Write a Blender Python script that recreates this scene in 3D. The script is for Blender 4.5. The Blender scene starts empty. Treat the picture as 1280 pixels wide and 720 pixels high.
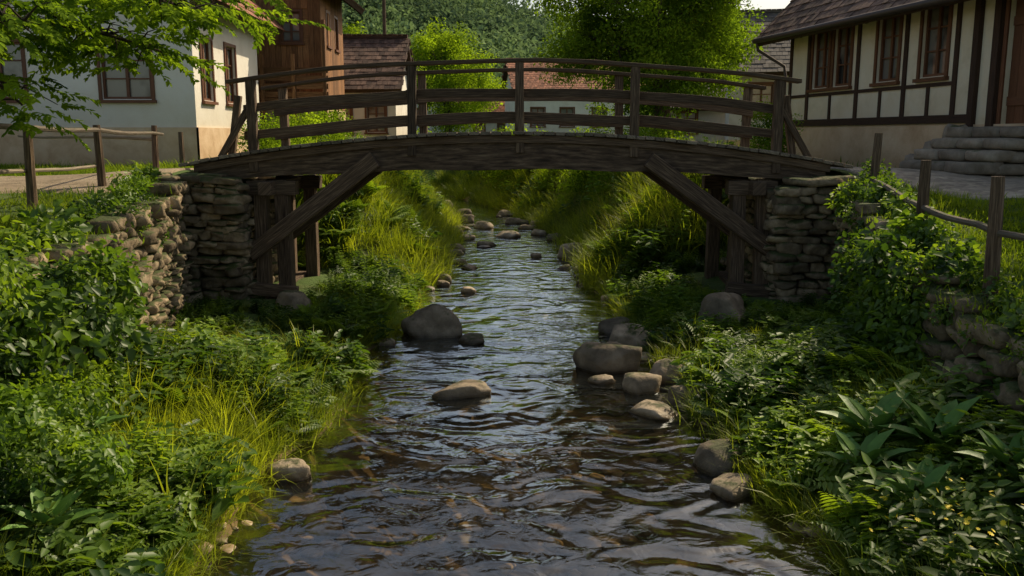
import bpy, math, random
import numpy as np
from mathutils import Vector, Matrix
random.seed(7); rng=np.random.default_rng(7)
sc=bpy.context.scene
R=math.radians
# ---------------------------------------------------------------- helpers
def link(o,parent=None):
    sc.collection.objects.link(o)
    if parent is not None: o.parent=parent
    return o
def empty(name,loc=(0,0,0),rz=0):
    e=bpy.data.objects.new(name,None); e.location=loc; e.rotation_euler=(0,0,rz); e.empty_display_size=.3
    return link(e)
class MB:
    def __init__(s): s.v=[];s.f=[];s.uv=[];s.r=[]
    def box(s,c,size,M=None,rnd=None,jit=0):
        hx,hy,hz=size[0]/2,size[1]/2,size[2]/2
        b=len(s.v); c=Vector(c)
        for x in(-1,1):
            for y in(-1,1):
                for z in(-1,1):
                    p=Vector((x*hx,y*hy,z*hz))
                    if jit: p+=Vector((random.uniform(-jit,jit),random.uniform(-jit,jit),random.uniform(-jit,jit)))
                    if M is not None: p=M@p
                    s.v.append(p+c)
        fs=[(0,1,3,2),(4,6,7,5),(0,4,5,1),(2,3,7,6),(0,2,6,4),(1,5,7,3)]
        ax=max(range(3),key=lambda i:size[i]); o1,o2=[i for i in range(3) if i!=ax]
        ou=random.uniform(0,50); ov=random.uniform(0,50); rr=random.random() if rnd is None else rnd
        for f in fs:
            s.f.append(tuple(b+i for i in f)); s.r.append(rr)
            for i in f:
                q=((1 if i&4 else -1)*hx,(1 if i&2 else -1)*hy,(1 if i&1 else -1)*hz)
                s.uv.append((q[ax]+ou,q[o1]+q[o2]+ov))
    def beam(s,p0,p1,w,h,up=(0,0,1),jit=0,rnd=None):
        p0=Vector(p0);p1=Vector(p1);d=p1-p0;L=d.length;x=d/L
        y=Vector(up).cross(x)
        if y.length<1e-3: y=Vector((0,1,0)).cross(x)
        y.normalize(); z=x.cross(y)
        M=Matrix((x,y,z)).transposed()
        s.box((p0+p1)/2,(L,w,h),M,rnd,jit)
    def poly(s,pts,rnd=.5):
        b=len(s.v)
        for p in pts: s.v.append(Vector(p)); s.uv.append((p[0]+p[1],p[2]))
        s.f.append(tuple(range(b,b+len(pts)))); s.r.append(rnd)
    def tube(s,pts,radii,n=8,cap=True):
        pts=[Vector(p) for p in pts]; b=len(s.v); rr=random.random(); prev=None; acc=0
        for i,p in enumerate(pts):
            t=(pts[min(i+1,len(pts)-1)]-pts[max(i-1,0)]).normalized()
            a=Vector((0,0,1)) if abs(t.z)<.9 else Vector((1,0,0))
            x=t.cross(a).normalized() if prev is None else (prev-t*prev.dot(t)).normalized()
            prev=x; y=t.cross(x)
            for k in range(n):
                an=2*math.pi*k/n; s.v.append(p+(x*math.cos(an)+y*math.sin(an))*radii[i])
        for i in range(len(pts)-1):
            L=(pts[i+1]-pts[i]).length
            for k in range(n):
                k2=(k+1)%n
                s.f.append((b+i*n+k,b+i*n+k2,b+(i+1)*n+k2,b+(i+1)*n+k)); s.r.append(rr)
                s.uv+= [(acc,k*.05),(acc,(k+1)*.05),(acc+L,(k+1)*.05),(acc+L,k*.05)]
            acc+=L
        if cap:
            e=b+(len(pts)-1)*n
            s.f.append(tuple(e+k for k in range(n))); s.r.append(rr); s.uv+=[(acc,k*.05) for k in range(n)]
    def sweep(s,xs,zt,zb,y0,y1):
        b=len(s.v); rr=random.random(); n=len(xs)
        for x in xs:
            s.v+= [Vector((x,y0,zb(x))),Vector((x,y0,zt(x))),Vector((x,y1,zt(x))),Vector((x,y1,zb(x)))]
        for i in range(n-1):
            a=b+i*4; c=a+4
            for k in range(4):
                k2=(k+1)%4
                s.f.append((a+k,c+k,c+k2,a+k2)); s.r.append(rr)
                s.uv+=[(xs[i],k*.2+rr*9),(xs[i+1],k*.2+rr*9),(xs[i+1],k*.2+.2+rr*9),(xs[i],k*.2+.2+rr*9)]
        for a,rv in((b,0),(b+4*(n-1),1)):
            f=(a,a+1,a+2,a+3); f=f if not rv else f[::-1]
            s.f.append(f); s.r.append(rr); s.uv+=[(0,0),(.1,0),(.1,.1),(0,.1)]
    def obj(s,name,mat,parent=None,smooth=False,bevel=0):
        m=bpy.data.meshes.new(name); m.from_pydata(s.v,[],s.f)
        ul=m.uv_layers.new(name='UVMap'); ul.data.foreach_set('uv',np.array(s.uv,dtype=np.float32).ravel())
        at=m.attributes.new('rnd','FLOAT','FACE'); at.data.foreach_set('value',np.array(s.r,dtype=np.float32))
        if smooth: m.polygons.foreach_set('use_smooth',[True]*len(m.polygons))
        m.materials.append(mat); o=bpy.data.objects.new(name,m)
        if bevel:
            b=o.modifiers.new('b','BEVEL'); b.width=bevel; b.segments=2; b.limit_method='ANGLE'
        return link(o,parent)
def npmesh(name,V,F,mat,smooth=False,rnd=None):
    m=bpy.data.meshes.new(name); V=np.asarray(V,dtype=np.float32); F=np.asarray(F,dtype=np.int32)
    m.vertices.add(len(V)); m.vertices.foreach_set('co',V.ravel())
    k=F.shape[1]; m.loops.add(F.size); m.loops.foreach_set('vertex_index',F.ravel())
    m.polygons.add(len(F)); m.polygons.foreach_set('loop_start',np.arange(len(F),dtype=np.int32)*k)
    if smooth: m.polygons.foreach_set('use_smooth',np.ones(len(F),dtype=bool))
    m.update(calc_edges=True); m.validate()
    if rnd is not None:
        at=m.attributes.new('rnd','FLOAT','POINT'); at.data.foreach_set('value',np.asarray(rnd,dtype=np.float32))
    if mat: m.materials.append(mat)
    return bpy.data.objects.new(name,m)
def sst(a,b,x):
    t=np.clip((np.asarray(x,float)-a)/(b-a),0,1); return t*t*(3-2*t)
def sn(x,y,k=1.0,s=0.0):
    return (np.sin(x*1.7*k+1.3*np.sin(y*1.1*k+s)+s)+np.sin(y*2.3*k+1.7*np.sin(x*1.5*k+2*s)+s*3)+.5*np.sin((x+y)*4.1*k+s*5))/2.5
# ---------------------------------------------------------------- materials
def newmat(name):
    m=bpy.data.materials.new(name); m.use_nodes=True; nt=m.node_tree; nt.nodes.clear()
    out=nt.nodes.new('ShaderNodeOutputMaterial'); return m,nt,out
def ramp(nt,fac,stops):
    r=nt.nodes.new('ShaderNodeValToRGB'); el=r.color_ramp.elements
    while len(el)<len(stops): el.new(.5)
    for e,(p,c) in zip(el,stops):
        e.position=p; e.color=(*c,1) if len(c)==3 else c
    nt.links.new(fac,r.inputs[0]); return r
def mixc(nt,fac,a,b,mode='MIX'):
    m=nt.nodes.new('ShaderNodeMix'); m.data_type='RGBA'; m.blend_type=mode
    for s,v in((m.inputs[0],fac),(m.inputs[6],a),(m.inputs[7],b)):
        if hasattr(v,'is_output'): nt.links.new(v,s)
        elif isinstance(v,(int,float)): s.default_value=v
        else: s.default_value=(*v,1)
    return m.outputs[2]
def math_(nt,op,a,b=None,c=None,clamp=False):
    m=nt.nodes.new('ShaderNodeMath'); m.operation=op; m.use_clamp=clamp
    for s,v in zip(m.inputs,(a,b,c)):
        if v is None: continue
        if hasattr(v,'is_output'): nt.links.new(v,s)
        else: s.default_value=v
    return m.outputs[0]
def noise(nt,vec,scale,detail=5,rough=.6,dist=0):
    n=nt.nodes.new('ShaderNodeTexNoise'); n.inputs['Scale'].default_value=scale; n.inputs['Detail'].default_value=detail
    n.inputs['Roughness'].default_value=rough; n.inputs['Distortion'].default_value=dist
    nt.links.new(vec,n.inputs['Vector']); return n.outputs[0]
def gmat(name,stops,scale=3,coord='Position',stretch=(1,1,1),rough=.8,bump=.3,bscale=20,bdist=.02,rnd=0.,moss=None,wet=False,spec=.3,grime=None,voro=None,detail=5):
    m,nt,out=newmat(name)
    if coord=='Position':
        c=nt.nodes.new('ShaderNodeNewGeometry').outputs['Position']
    else: c=nt.nodes.new('ShaderNodeTexCoord').outputs[coord]
    mp=nt.nodes.new('ShaderNodeMapping'); mp.inputs['Scale'].default_value=stretch; nt.links.new(c,mp.inputs[0]); v=mp.outputs[0]
    n1=noise(nt,v,scale,detail,.62,.3); col=ramp(nt,n1,stops).outputs[0]
    if rnd:
        a=nt.nodes.new('ShaderNodeAttribute'); a.attribute_name='rnd'
        f=math_(nt,'MULTIPLY_ADD',a.outputs['Fac'],2*rnd,1-rnd)
        cc=nt.nodes.new('ShaderNodeCombineColor')
        for i in range(3): nt.links.new(f,cc.inputs[i])
        col=mixc(nt,1.0,col,cc.outputs[0],'MULTIPLY')
    geo=nt.nodes.new('ShaderNodeNewGeometry')
    h=noise(nt,v,bscale,5,.65)
    if voro:
        vo=nt.nodes.new('ShaderNodeTexVoronoi'); vo.inputs['Scale'].default_value=voro; nt.links.new(v,vo.inputs['Vector'])
        hs=nt.nodes.new('ShaderNodeSeparateColor'); nt.links.new(vo.outputs['Color'],hs.inputs[0])
        cr=ramp(nt,hs.outputs[0],[(0,(.6,.55,.5)),(.5,(.95,.9,.85)),(1,(1.35,1.3,1.15))]).outputs[0]
        col=mixc(nt,.7,col,cr,'MULTIPLY')
        e=ramp(nt,vo.outputs['Distance'],[(0,(1,1,1)),(.6,(.2,.2,.2))]).outputs[0]
        h=math_(nt,'MULTIPLY_ADD',h,.3,e)
    if moss:
        sp=nt.nodes.new('ShaderNodeSeparateXYZ'); nt.links.new(geo.outputs['Normal'],sp.inputs[0])
        n2=noise(nt,geo.outputs['Position'],3.5,4,.7)
        f=math_(nt,'MULTIPLY',math_(nt,'MULTIPLY_ADD',sp.outputs[2],.5,.5),n2)
        f=ramp(nt,f,[(moss[1],(0,0,0)),(moss[1]+.12,(1,1,1))]).outputs[0]
        col=mixc(nt,f,col,moss[0])
    b=nt.nodes.new('ShaderNodeBsdfPrincipled'); b.inputs['Roughness'].default_value=rough; b.inputs['Specular IOR Level'].default_value=spec
    if grime:
        sp=nt.nodes.new('ShaderNodeSeparateXYZ'); nt.links.new(geo.outputs['Position'],sp.inputs[0])
        n2=noise(nt,geo.outputs['Position'],1.6,5,.7)
        z=math_(nt,'ADD',sp.outputs[2],math_(nt,'MULTIPLY',n2,grime[2]))
        mr=nt.nodes.new('ShaderNodeMapRange'); mr.inputs[1].default_value=grime[0]; mr.inputs[2].default_value=grime[1]; mr.inputs[3].default_value=1; mr.inputs[4].default_value=0
        nt.links.new(z,mr.inputs[0]); col=mixc(nt,mr.outputs[0],col,mixc(nt,1.0,col,grime[3],'MULTIPLY'))
    if wet:
        sp=nt.nodes.new('ShaderNodeSeparateXYZ'); nt.links.new(geo.outputs['Position'],sp.inputs[0])
        mr=nt.nodes.new('ShaderNodeMapRange'); mr.inputs[1].default_value=.02; mr.inputs[2].default_value=.1; nt.links.new(sp.outputs[2],mr.inputs[0])
        col=mixc(nt,mr.outputs[0],mixc(nt,1.0,col,(.35,.32,.28),'MULTIPLY'),col)
        mr2=nt.nodes.new('ShaderNodeMapRange'); mr2.inputs[1].default_value=.02; mr2.inputs[2].default_value=.1; mr2.inputs[3].default_value=.25; mr2.inputs[4].default_value=rough
        nt.links.new(sp.outputs[2],mr2.inputs[0]); nt.links.new(mr2.outputs[0],b.inputs['Roughness'])
    nt.links.new(col,b.inputs['Base Color'])
    if bump:
        bp=nt.nodes.new('ShaderNodeBump'); bp.inputs['Strength'].default_value=bump; bp.inputs['Distance'].default_value=bdist
        nt.links.new(h,bp.inputs['Height']); nt.links.new(bp.outputs[0],b.inputs['Normal'])
    nt.links.new(b.outputs[0],out.inputs[0]); return m
def leafmat(name,cA,cB,tr=.4,tcol=(1.7,1.7,.6),gloss=.03):
    m,nt,out=newmat(name)
    at=nt.nodes.new('ShaderNodeAttribute'); at.attribute_type='INSTANCER'; at.attribute_name='tone'
    at2=nt.nodes.new('ShaderNodeAttribute'); at2.attribute_type='GEOMETRY'; at2.attribute_name='tone'
    col=mixc(nt,math_(nt,'MAXIMUM',at.outputs['Fac'],at2.outputs['Fac']),tuple(c*.5 for c in cA),(cB[0]*1.45,cB[1]*1.3,cB[2]*1.05))
    b=nt.nodes.new('ShaderNodeBsdfDiffuse'); nt.links.new(col,b.inputs[0])
    t=nt.nodes.new('ShaderNodeBsdfTranslucent'); nt.links.new(mixc(nt,1.0,col,tcol,'MULTIPLY'),t.inputs[0])
    mx=nt.nodes.new('ShaderNodeMixShader'); mx.inputs[0].default_value=tr
    nt.links.new(b.outputs[0],mx.inputs[1]); nt.links.new(t.outputs[0],mx.inputs[2]); r=mx
    if gloss:
        g_=nt.nodes.new('ShaderNodeBsdfGlossy'); g_.inputs['Roughness'].default_value=.45
        m3=nt.nodes.new('ShaderNodeMixShader'); m3.inputs[0].default_value=gloss
        nt.links.new(mx.outputs[0],m3.inputs[1]); nt.links.new(g_.outputs[0],m3.inputs[2]); r=m3
    nt.links.new(r.outputs[0],out.inputs[0]); return m
def flat(name,c,rough=.5,metal=0,spec=.5):
    m,nt,out=newmat(name); b=nt.nodes.new('ShaderNodeBsdfPrincipled'); b.inputs['Base Color'].default_value=(*c,1)
    b.inputs['Roughness'].default_value=rough; b.inputs['Metallic'].default_value=metal; b.inputs['Specular IOR Level'].default_value=spec
    nt.links.new(b.outputs[0],out.inputs[0]); return m
M_old=gmat('old_bridge_wood',[(.3,(.028,.018,.011)),(.5,(.095,.062,.038)),(.72,(.23,.16,.10))],scale=6,coord='UV',stretch=(.5,9,1),rough=.85,bump=.6,bscale=9,bdist=.015,rnd=.35)
M_deck=gmat('weathered_plank',[(.3,(.09,.07,.05)),(.55,(.21,.17,.12)),(.8,(.34,.28,.21))],scale=6,coord='UV',stretch=(.6,9,1),rough=.85,bump=.5,bscale=9,bdist=.01,rnd=.4,moss=((.07,.09,.03),.48))
M_barn=gmat('barn_wood',[(.3,(.10,.045,.018)),(.55,(.28,.135,.055)),(.8,(.42,.24,.11))],scale=5,coord='UV',stretch=(.5,8,1),rough=.8,bump=.4,bscale=9,rnd=.4)
M_beam=gmat('timber_frame',[(.3,(.03,.016,.010)),(.7,(.085,.045,.028))],scale=6,coord='UV',stretch=(.5,8,1),rough=.75,bump=.4,bscale=9,rnd=.2)
M_frame=gmat('window_frame_paint',[(.3,(.10,.04,.02)),(.7,(.18,.075,.035))],scale=8,coord='UV',stretch=(.5,6,1),rough=.5,bump=.15,bscale=20,rnd=.1)
M_plas=gmat('lime_plaster',[(.3,(.68,.63,.54)),(.5,(.79,.745,.65)),(.7,(.82,.785,.7))],scale=1.3,rough=.9,bump=.35,bscale=9,bdist=.02,grime=(3.1,4.6,1.0,(.78,.73,.64)))
M_cream=gmat('cream_plaster',[(.3,(.68,.59,.42)),(.5,(.79,.7,.53)),(.7,(.82,.75,.6))],scale=1.8,rough=.9,bump=.35,bscale=9,bdist=.02,grime=(3.0,4.6,1.0,(.82,.76,.66)))
M_plinth=gmat('plinth_render',[(.3,(.50,.33,.19)),(.5,(.63,.45,.28)),(.7,(.7,.53,.35))],scale=2,rough=.92,bump=.5,bscale=12,bdist=.02,grime=(2.2,3.0,.6,(.66,.58,.48)))
M_grey=gmat('grey_plaster',[(.3,(.45,.44,.42)),(.7,(.6,.6,.57))],scale=1.5,rough=.9,bump=.2,bscale=9)
M_tile=gmat('brown_roof_tile',[(.3,(.055,.032,.025)),(.55,(.14,.085,.06)),(.8,(.21,.135,.1))],scale=5,rough=.8,bump=.3,bscale=25,rnd=.45)
M_tiler=gmat('red_roof_tile',[(.3,(.16,.065,.035)),(.55,(.3,.125,.07)),(.8,(.4,.2,.12))],scale=5,rough=.8,bump=.3,bscale=25,rnd=.4)
M_slate=gmat('grey_roof_tile',[(.3,(.08,.07,.06)),(.8,(.17,.15,.13))],scale=5,rough=.85,bump=.3,bscale=25,rnd=.35)
M_wall=gmat('field_stone',[(.28,(.085,.062,.04)),(.5,(.22,.165,.10)),(.75,(.37,.29,.19))],scale=6,rough=.9,bump=.9,bscale=14,bdist=.03,rnd=.5,moss=((.05,.065,.018),.34))
M_rock=gmat('river_rock',[(.28,(.10,.076,.05)),(.5,(.25,.195,.13)),(.72,(.45,.36,.25))],scale=3,rough=.8,bump=.7,bscale=14,bdist=.03,rnd=.45,wet=True,detail=8,moss=((.07,.075,.03),.47))
M_peb=gmat('pebble',[(.3,(.14,.09,.045)),(.5,(.28,.2,.115)),(.7,(.42,.34,.22))],scale=9,rough=.5,bump=.2,bscale=30,rnd=.55)
M_step=gmat('step_stone',[(.3,(.18,.145,.105)),(.7,(.36,.3,.23))],scale=4,rough=.9,bump=.7,bscale=14,bdist=.02,rnd=.25,moss=((.06,.08,.025),.5))
M_ground=gmat('soil_and_grass',[(.3,(.04,.055,.014)),(.5,(.065,.11,.02)),(.72,(.11,.12,.04))],scale=2.2,rough=.95,bump=.8,bscale=12,bdist=.05)
M_dirt=gmat('dirt',[(.3,(.17,.13,.08)),(.5,(.28,.215,.14)),(.72,(.37,.3,.2))],scale=2.5,rough=.95,bump=.9,bscale=14,bdist=.05)
M_gravel=gmat('gravel',[(.3,(.22,.19,.15)),(.5,(.32,.28,.225)),(.72,(.4,.355,.29))],scale=2.5,rough=.95,bump=.7,bscale=18,bdist=.03,voro=11)
M_bed=gmat('stream_bed',[(.3,(.06,.038,.017)),(.5,(.16,.11,.048)),(.72,(.32,.235,.11))],scale=.9,rough=.8,bump=.5,bscale=5,bdist=.04,voro=4.5)
M_bark=gmat('bark',[(.3,(.03,.022,.015)),(.7,(.11,.085,.06))],scale=6,coord='UV',stretch=(1,8,1),rough=.95,bump=1,bscale=9,bdist=.03)
M_metal=flat('gutter_metal',(.09,.07,.06),.5,.6)
def glassmat():
    m,nt,out=newmat('window_glass'); geo=nt.nodes.new('ShaderNodeNewGeometry')
    n=noise(nt,geo.outputs['Position'],1.2,3,.5)
    c=ramp(nt,n,[(.38,(.02,.022,.022)),(.5,(.2,.19,.165))]).outputs[0]
    b=nt.nodes.new('ShaderNodeBsdfPrincipled'); b.inputs['Roughness'].default_value=.06; b.inputs['Specular IOR Level'].default_value=.9
    nt.links.new(c,b.inputs['Base Color'])
    bp=nt.nodes.new('ShaderNodeBump'); bp.inputs['Strength'].default_value=.08; nt.links.new(n,bp.inputs['Height']); nt.links.new(bp.outputs[0],b.inputs['Normal'])
    nt.links.new(b.outputs[0],out.inputs[0]); return m
M_glass=glassmat()
L_grass=leafmat('grass_blade',(.14,.23,.022),(.24,.30,.035),.5)
L_lawn=leafmat('lawn_blade',(.09,.17,.02),(.15,.22,.03),.4,gloss=0)
L_herb=leafmat('herb_leaf',(.10,.20,.022),(.17,.27,.03),.45)
L_ivy=leafmat('creeper_leaf',(.05,.12,.022),(.10,.185,.028),.4)
L_tree=leafmat('tree_leaf',(.085,.175,.022),(.15,.25,.03),.5,gloss=0)
L_bright=leafmat('bright_tree_leaf',(.14,.24,.022),(.19,.30,.03),.5,gloss=0)
L_far=leafmat('haze_tinted_leaf',(.15,.23,.14),(.17,.26,.14),.25,(1.1,1.2,1.),gloss=0)  # distance haze put into the leaf colour as a paler, cooler green
L_dry=leafmat('seed_head',(.3,.27,.11),(.38,.33,.15),.3,(1,1,.8),gloss=0)
# ---------------------------------------------------------------- terrain functions
CY=[-20,17,24.5,29,34,42,50,60,100,400]; CX=[0,0,-.1,-.6,-1.5,-3.9,-7.5,-13,-40,-300]
def C(y): return np.interp(y,CY,CX)
def W(y,side=1):
    y=np.asarray(y,float)
    return np.interp(y,[-20,7,9,13,17,30,60],[2.2,2.15,2.0,1.8,1.6,1.4,1.2])+.12*np.sin(y*1.3+side)+.07*np.sin(y*3.1+side*2)
def WX(y): return np.interp(y,[-20,7,9.5,12.6,17],[3.9,3.9,4.2,4.95,4.95])
def hill(x,y): return np.interp(x,[-600,-200,-80,-33,-5,12,72,300,600],[90,75,54,41,33,27,17,14,14])*sst(110,260,y)
def H(x,y):
    x=np.asarray(x,float); y=np.asarray(y,float)
    c=C(y); s=np.where(x>=c,1,-1); d=np.abs(x-c); w=W(y,s); e=d-w
    T=np.where(s<0,np.interp(y,[0,6,9,12],[1.7,1.8,2.0,2.15]),np.interp(y,[0,6,8,10,13],[1.3,1.35,1.52,1.9,2.2]))
    T=T+(2.2-T)*sst(5.5,8,np.abs(x))
    T=T+.2*np.exp(-((y-14.3)/1.5)**2)*(1-sst(5.5,8.5,np.abs(x)))*(y<25)
    T=T+.03*sn(x,y,.6,1)
    wx=WX(y)
    rise=np.interp(y,[4,8,10.5,17],[.8,.62,.38,.5])
    low=.02+rise*sst(0,2.0,e)+.06*sn(x,y,1.5,2)*sst(0,.5,e)
    near=low+(T-low)*sst(0,.16,d-wx)
    far=.02+(T-.02)*sst(0,2.7,e)**.8+.1*sn(x,y,1.2,4)*sst(0,.6,e)*(1-sst(2.5,3.5,e))
    k=sst(15.9,18,y)
    z=near*(1-k)+far*k
    bed=-.34*np.clip(1-(d/np.maximum(w,.1))**3,0,1)+.02+.03*sn(x,y,2.2,3)
    z=np.where(e<0,bed,z)
    return z+hill(x,y)
xs=np.concatenate([-np.geomspace(8,600,60)[::-1],np.arange(-7.9,7.95,.1),np.geomspace(8,600,60)])
ys=np.concatenate([-np.geomspace(6,60,10)[::-1],np.arange(-5.8,34,.14),np.geomspace(34.2,900,110)])
X,Y=np.meshgrid(xs,ys); Z=H(X,Y)
nx,ny=len(xs),len(ys)
V=np.stack([X.ravel(),Y.ravel(),Z.ravel()],1)
i=np.arange(nx-1)[None,:]+nx*np.arange(ny-1)[:,None]; i=i.ravel()
F=np.stack([i,i+1,i+1+nx,i+nx],1)
g=npmesh('ground',V,F,M_ground,True); g.data.materials.append(M_bed)
cx=(xs[:-1]+xs[1:])/2; cy=(ys[:-1]+ys[1:])/2; CXX,CYY=np.meshgrid(cx,cy)
g.data.polygons.foreach_set('material_index',((np.abs(CXX-C(CYY))<W(CYY,np.where(CXX>=C(CYY),1,-1))+.12)&(CYY<60)).astype(np.int32).ravel())
link(g)
# water
m,nt,out=newmat('stream_water')
geo=nt.nodes.new('ShaderNodeNewGeometry'); mp=nt.nodes.new('ShaderNodeMapping'); mp.inputs['Scale'].default_value=(.85,1.0,1); nt.links.new(geo.outputs['Position'],mp.inputs[0])
n1=noise(nt,mp.outputs[0],1.7,1,.5,1.2); n2=noise(nt,mp.outputs[0],5.5,2,.5,1.2); n3=noise(nt,geo.outputs['Position'],.6,1,.5,.5)
amp=ramp(nt,n3,[(.35,(.07,.07,.07)),(.65,(.26,.26,.26))]).outputs[0]
hh=math_(nt,'MULTIPLY_ADD',n2,amp,n1)
bp=nt.nodes.new('ShaderNodeBump'); bp.inputs['Strength'].default_value=1; bp.inputs['Distance'].default_value=.062; nt.links.new(hh,bp.inputs['Height'])
gl=nt.nodes.new('ShaderNodeBsdfGlossy'); gl.inputs['Roughness'].default_value=.09; gl.inputs['Color'].default_value=(.88,.95,1,1); nt.links.new(bp.outputs[0],gl.inputs['Normal'])
tp=nt.nodes.new('ShaderNodeBsdfTransparent'); tp.inputs[0].default_value=(.84,.77,.57,1)
df=nt.nodes.new('ShaderNodeBsdfDiffuse'); df.inputs[0].default_value=(.03,.032,.02,1)
m1=nt.nodes.new('ShaderNodeMixShader'); m1.inputs[0].default_value=.08; nt.links.new(tp.outputs[0],m1.inputs[1]); nt.links.new(df.outputs[0],m1.inputs[2])
fr=nt.nodes.new('ShaderNodeFresnel'); fr.inputs[0].default_value=1.45; nt.links.new(bp.outputs[0],fr.inputs['Normal'])
ff=math_(nt,'MULTIPLY_ADD',fr.outputs[0],1.7,.015,clamp=True)
m2=nt.nodes.new('ShaderNodeMixShader'); nt.links.new(ff,m2.inputs[0]); nt.links.new(m1.outputs[0],m2.inputs[1]); nt.links.new(gl.outputs[0],m2.inputs[2]); nt.links.new(m2.outputs[0],out.inputs[0])
M_water=m
yy=np.arange(-10,70,.3); tt=np.linspace(-1,1,9)
VV=np.stack([(C(yy)[:,None]+tt[None,:]*2.5).ravel(),np.repeat(yy,9),np.zeros(len(yy)*9)],1)
i=(np.arange(8)[None,:]+9*np.arange(len(yy)-1)[:,None]).ravel()
link(npmesh('stream_water',VV,np.stack([i,i+1,i+10,i+9],1),M_water,True))
# paths
def path(name,xa,xb,nxp,ya,yb,nyp,mat,seed):
    u=np.linspace(0,1,nxp); 
    X=xa+(xb-xa)*u
    y0=ya(X)+.18*sn(X,X,1.5,seed); y1=yb(X)+.18*sn(X,X,1.7,seed+3)
    t=np.linspace(0,1,nyp)
    Yp=y0[None,:]+(y1-y0)[None,:]*t[:,None]; Xp=np.repeat(X[None,:],nyp,0)
    Zp=H(Xp,Yp)+.03; Zp[0]-=.08; Zp[-1]-=.08
    i=(np.arange(nxp-1)[None,:]+nxp*np.arange(nyp-1)[:,None]).ravel()
    link(npmesh(name,np.stack([Xp.ravel(),Yp.ravel(),Zp.ravel()],1),np.stack([i,i+1,i+1+nxp,i+nxp],1),mat,True))
path('dirt_path',-40,-5.05,200,lambda x:np.interp(x,[-12,-5],[9.6,11.9]),lambda x:np.interp(x,[-12,-5],[14.8,15.7]),40,M_dirt,1)
path('gravel_path',5.05,30,160,lambda x:np.interp(x,[5,6,9],[13.1,11.4,10.6]),lambda x:np.interp(x,[5,6.4,6.41,7.2,9,30],[15.8,17,17,17.5,15,14.5]),50,M_gravel,2)
# ---------------------------------------------------------------- stones
n=4; st=np.linspace(-1,1,n+1); pts={}; SV=[];SF=[]
def sv(p):
    k=tuple(np.round(p,4))
    if k not in pts: pts[k]=len(SV); SV.append(k)
    return pts[k]
for ax in range(3):
    for sg in(-1,1):
        for a in range(n):
            for b in range(n):
                q=[]
                for (i_,j_) in((a,b),(a+1,b),(a+1,b+1),(a,b+1)):
                    p=[0,0,0]; p[ax]=sg; p[(ax+1)%3]=st[i_]; p[(ax+2)%3]=st[j_]; q.append(sv(p))
                SF.append(q if sg>0 else q[::-1])
SV=np.array(SV,float); SF=np.array(SF)
SV0=SV.copy()
def sup(k): return SV0/((np.abs(SV0)**k).sum(1)**(1/k))[:,None]
SVA=[sup(4.5),sup(7.),sup(12.)]; SVR=sup(2.6)
class Stones:
    def __init__(s): s.V=[];s.F=[];s.r=[];s.n=0
    def add(s,c,size,ang=0,jit=.08,tilt=0,base=None):
        f=rng.uniform(1.5,3,3); ph=rng.uniform(0,6.28,(3,3))
        V=(SVA[rng.integers(0,3)] if base is None else base).copy(); B=V
        D=np.stack([np.sin(B[:,1]*f[0]+B[:,2]*f[1]+ph[0,0]),np.sin(B[:,0]*f[1]+B[:,2]*f[2]+ph[0,1]),np.sin(B[:,0]*f[2]+B[:,1]*f[0]+ph[0,2])],1)*jit*1.2
        V=(V+D)*np.array(size)/2
        ca,sa=math.cos(ang),math.sin(ang); ti=rng.normal(0,tilt) if tilt else 0
        ct,s_=math.cos(ti),math.sin(ti)
        V=np.stack([V[:,0]*ct-V[:,2]*s_,V[:,1],V[:,0]*s_+V[:,2]*ct],1)
        V=np.stack([V[:,0]*ca-V[:,1]*sa,V[:,0]*sa+V[:,1]*ca,V[:,2]],1)+np.array(c)
        s.V.append(V); s.F.append(SF+s.n); s.n+=len(V); s.r.append(np.full(len(V),rng.random()))
    def obj(s,name,mat,parent=None):
        o=npmesh(name,np.concatenate(s.V),np.concatenate(s.F),mat,True,np.concatenate(s.r)); return link(o,parent)
def drywall(S,P,zb,zt,thick=.35,lmin=.14,lmax=.5,hmin=.06,hmax=.18):
    P=[np.array(p,float) for p in P]; seg=[np.linalg.norm(P[k+1]-P[k]) for k in range(len(P)-1)]; cum=np.concatenate([[0],np.cumsum(seg)]); L=cum[-1]
    def at(s):
        k=min(np.searchsorted(cum,s,side='right')-1,len(seg)-1); t=(s-cum[k])/seg[k]; d=P[k+1]-P[k]
        return P[k]+d*t, math.atan2(d[1],d[0])
    z=zb(0)
    zmax=max(zt(t) for t in np.linspace(0,L,20))
    while z<zmax:
        h=rng.uniform(hmin,hmax); s=rng.uniform(-.2,0)
        while s<L:
            l=rng.uniform(lmin,lmax); m_=min(max(s+l/2,0),L-.001); p,a=at(m_)
            if z+h*.4<zt(m_):
                off=rng.normal(0,.045); pp=p+np.array([-math.sin(a),math.cos(a)])*off
                hh_=h*rng.uniform(.85,1.2)
                S.add((pp[0],pp[1],z+h/2+rng.normal(0,.012)),(l*.98,thick*rng.uniform(.85,1.2),hh_),a,.09,.05)
            s+=l
        z+=h*.93
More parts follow.
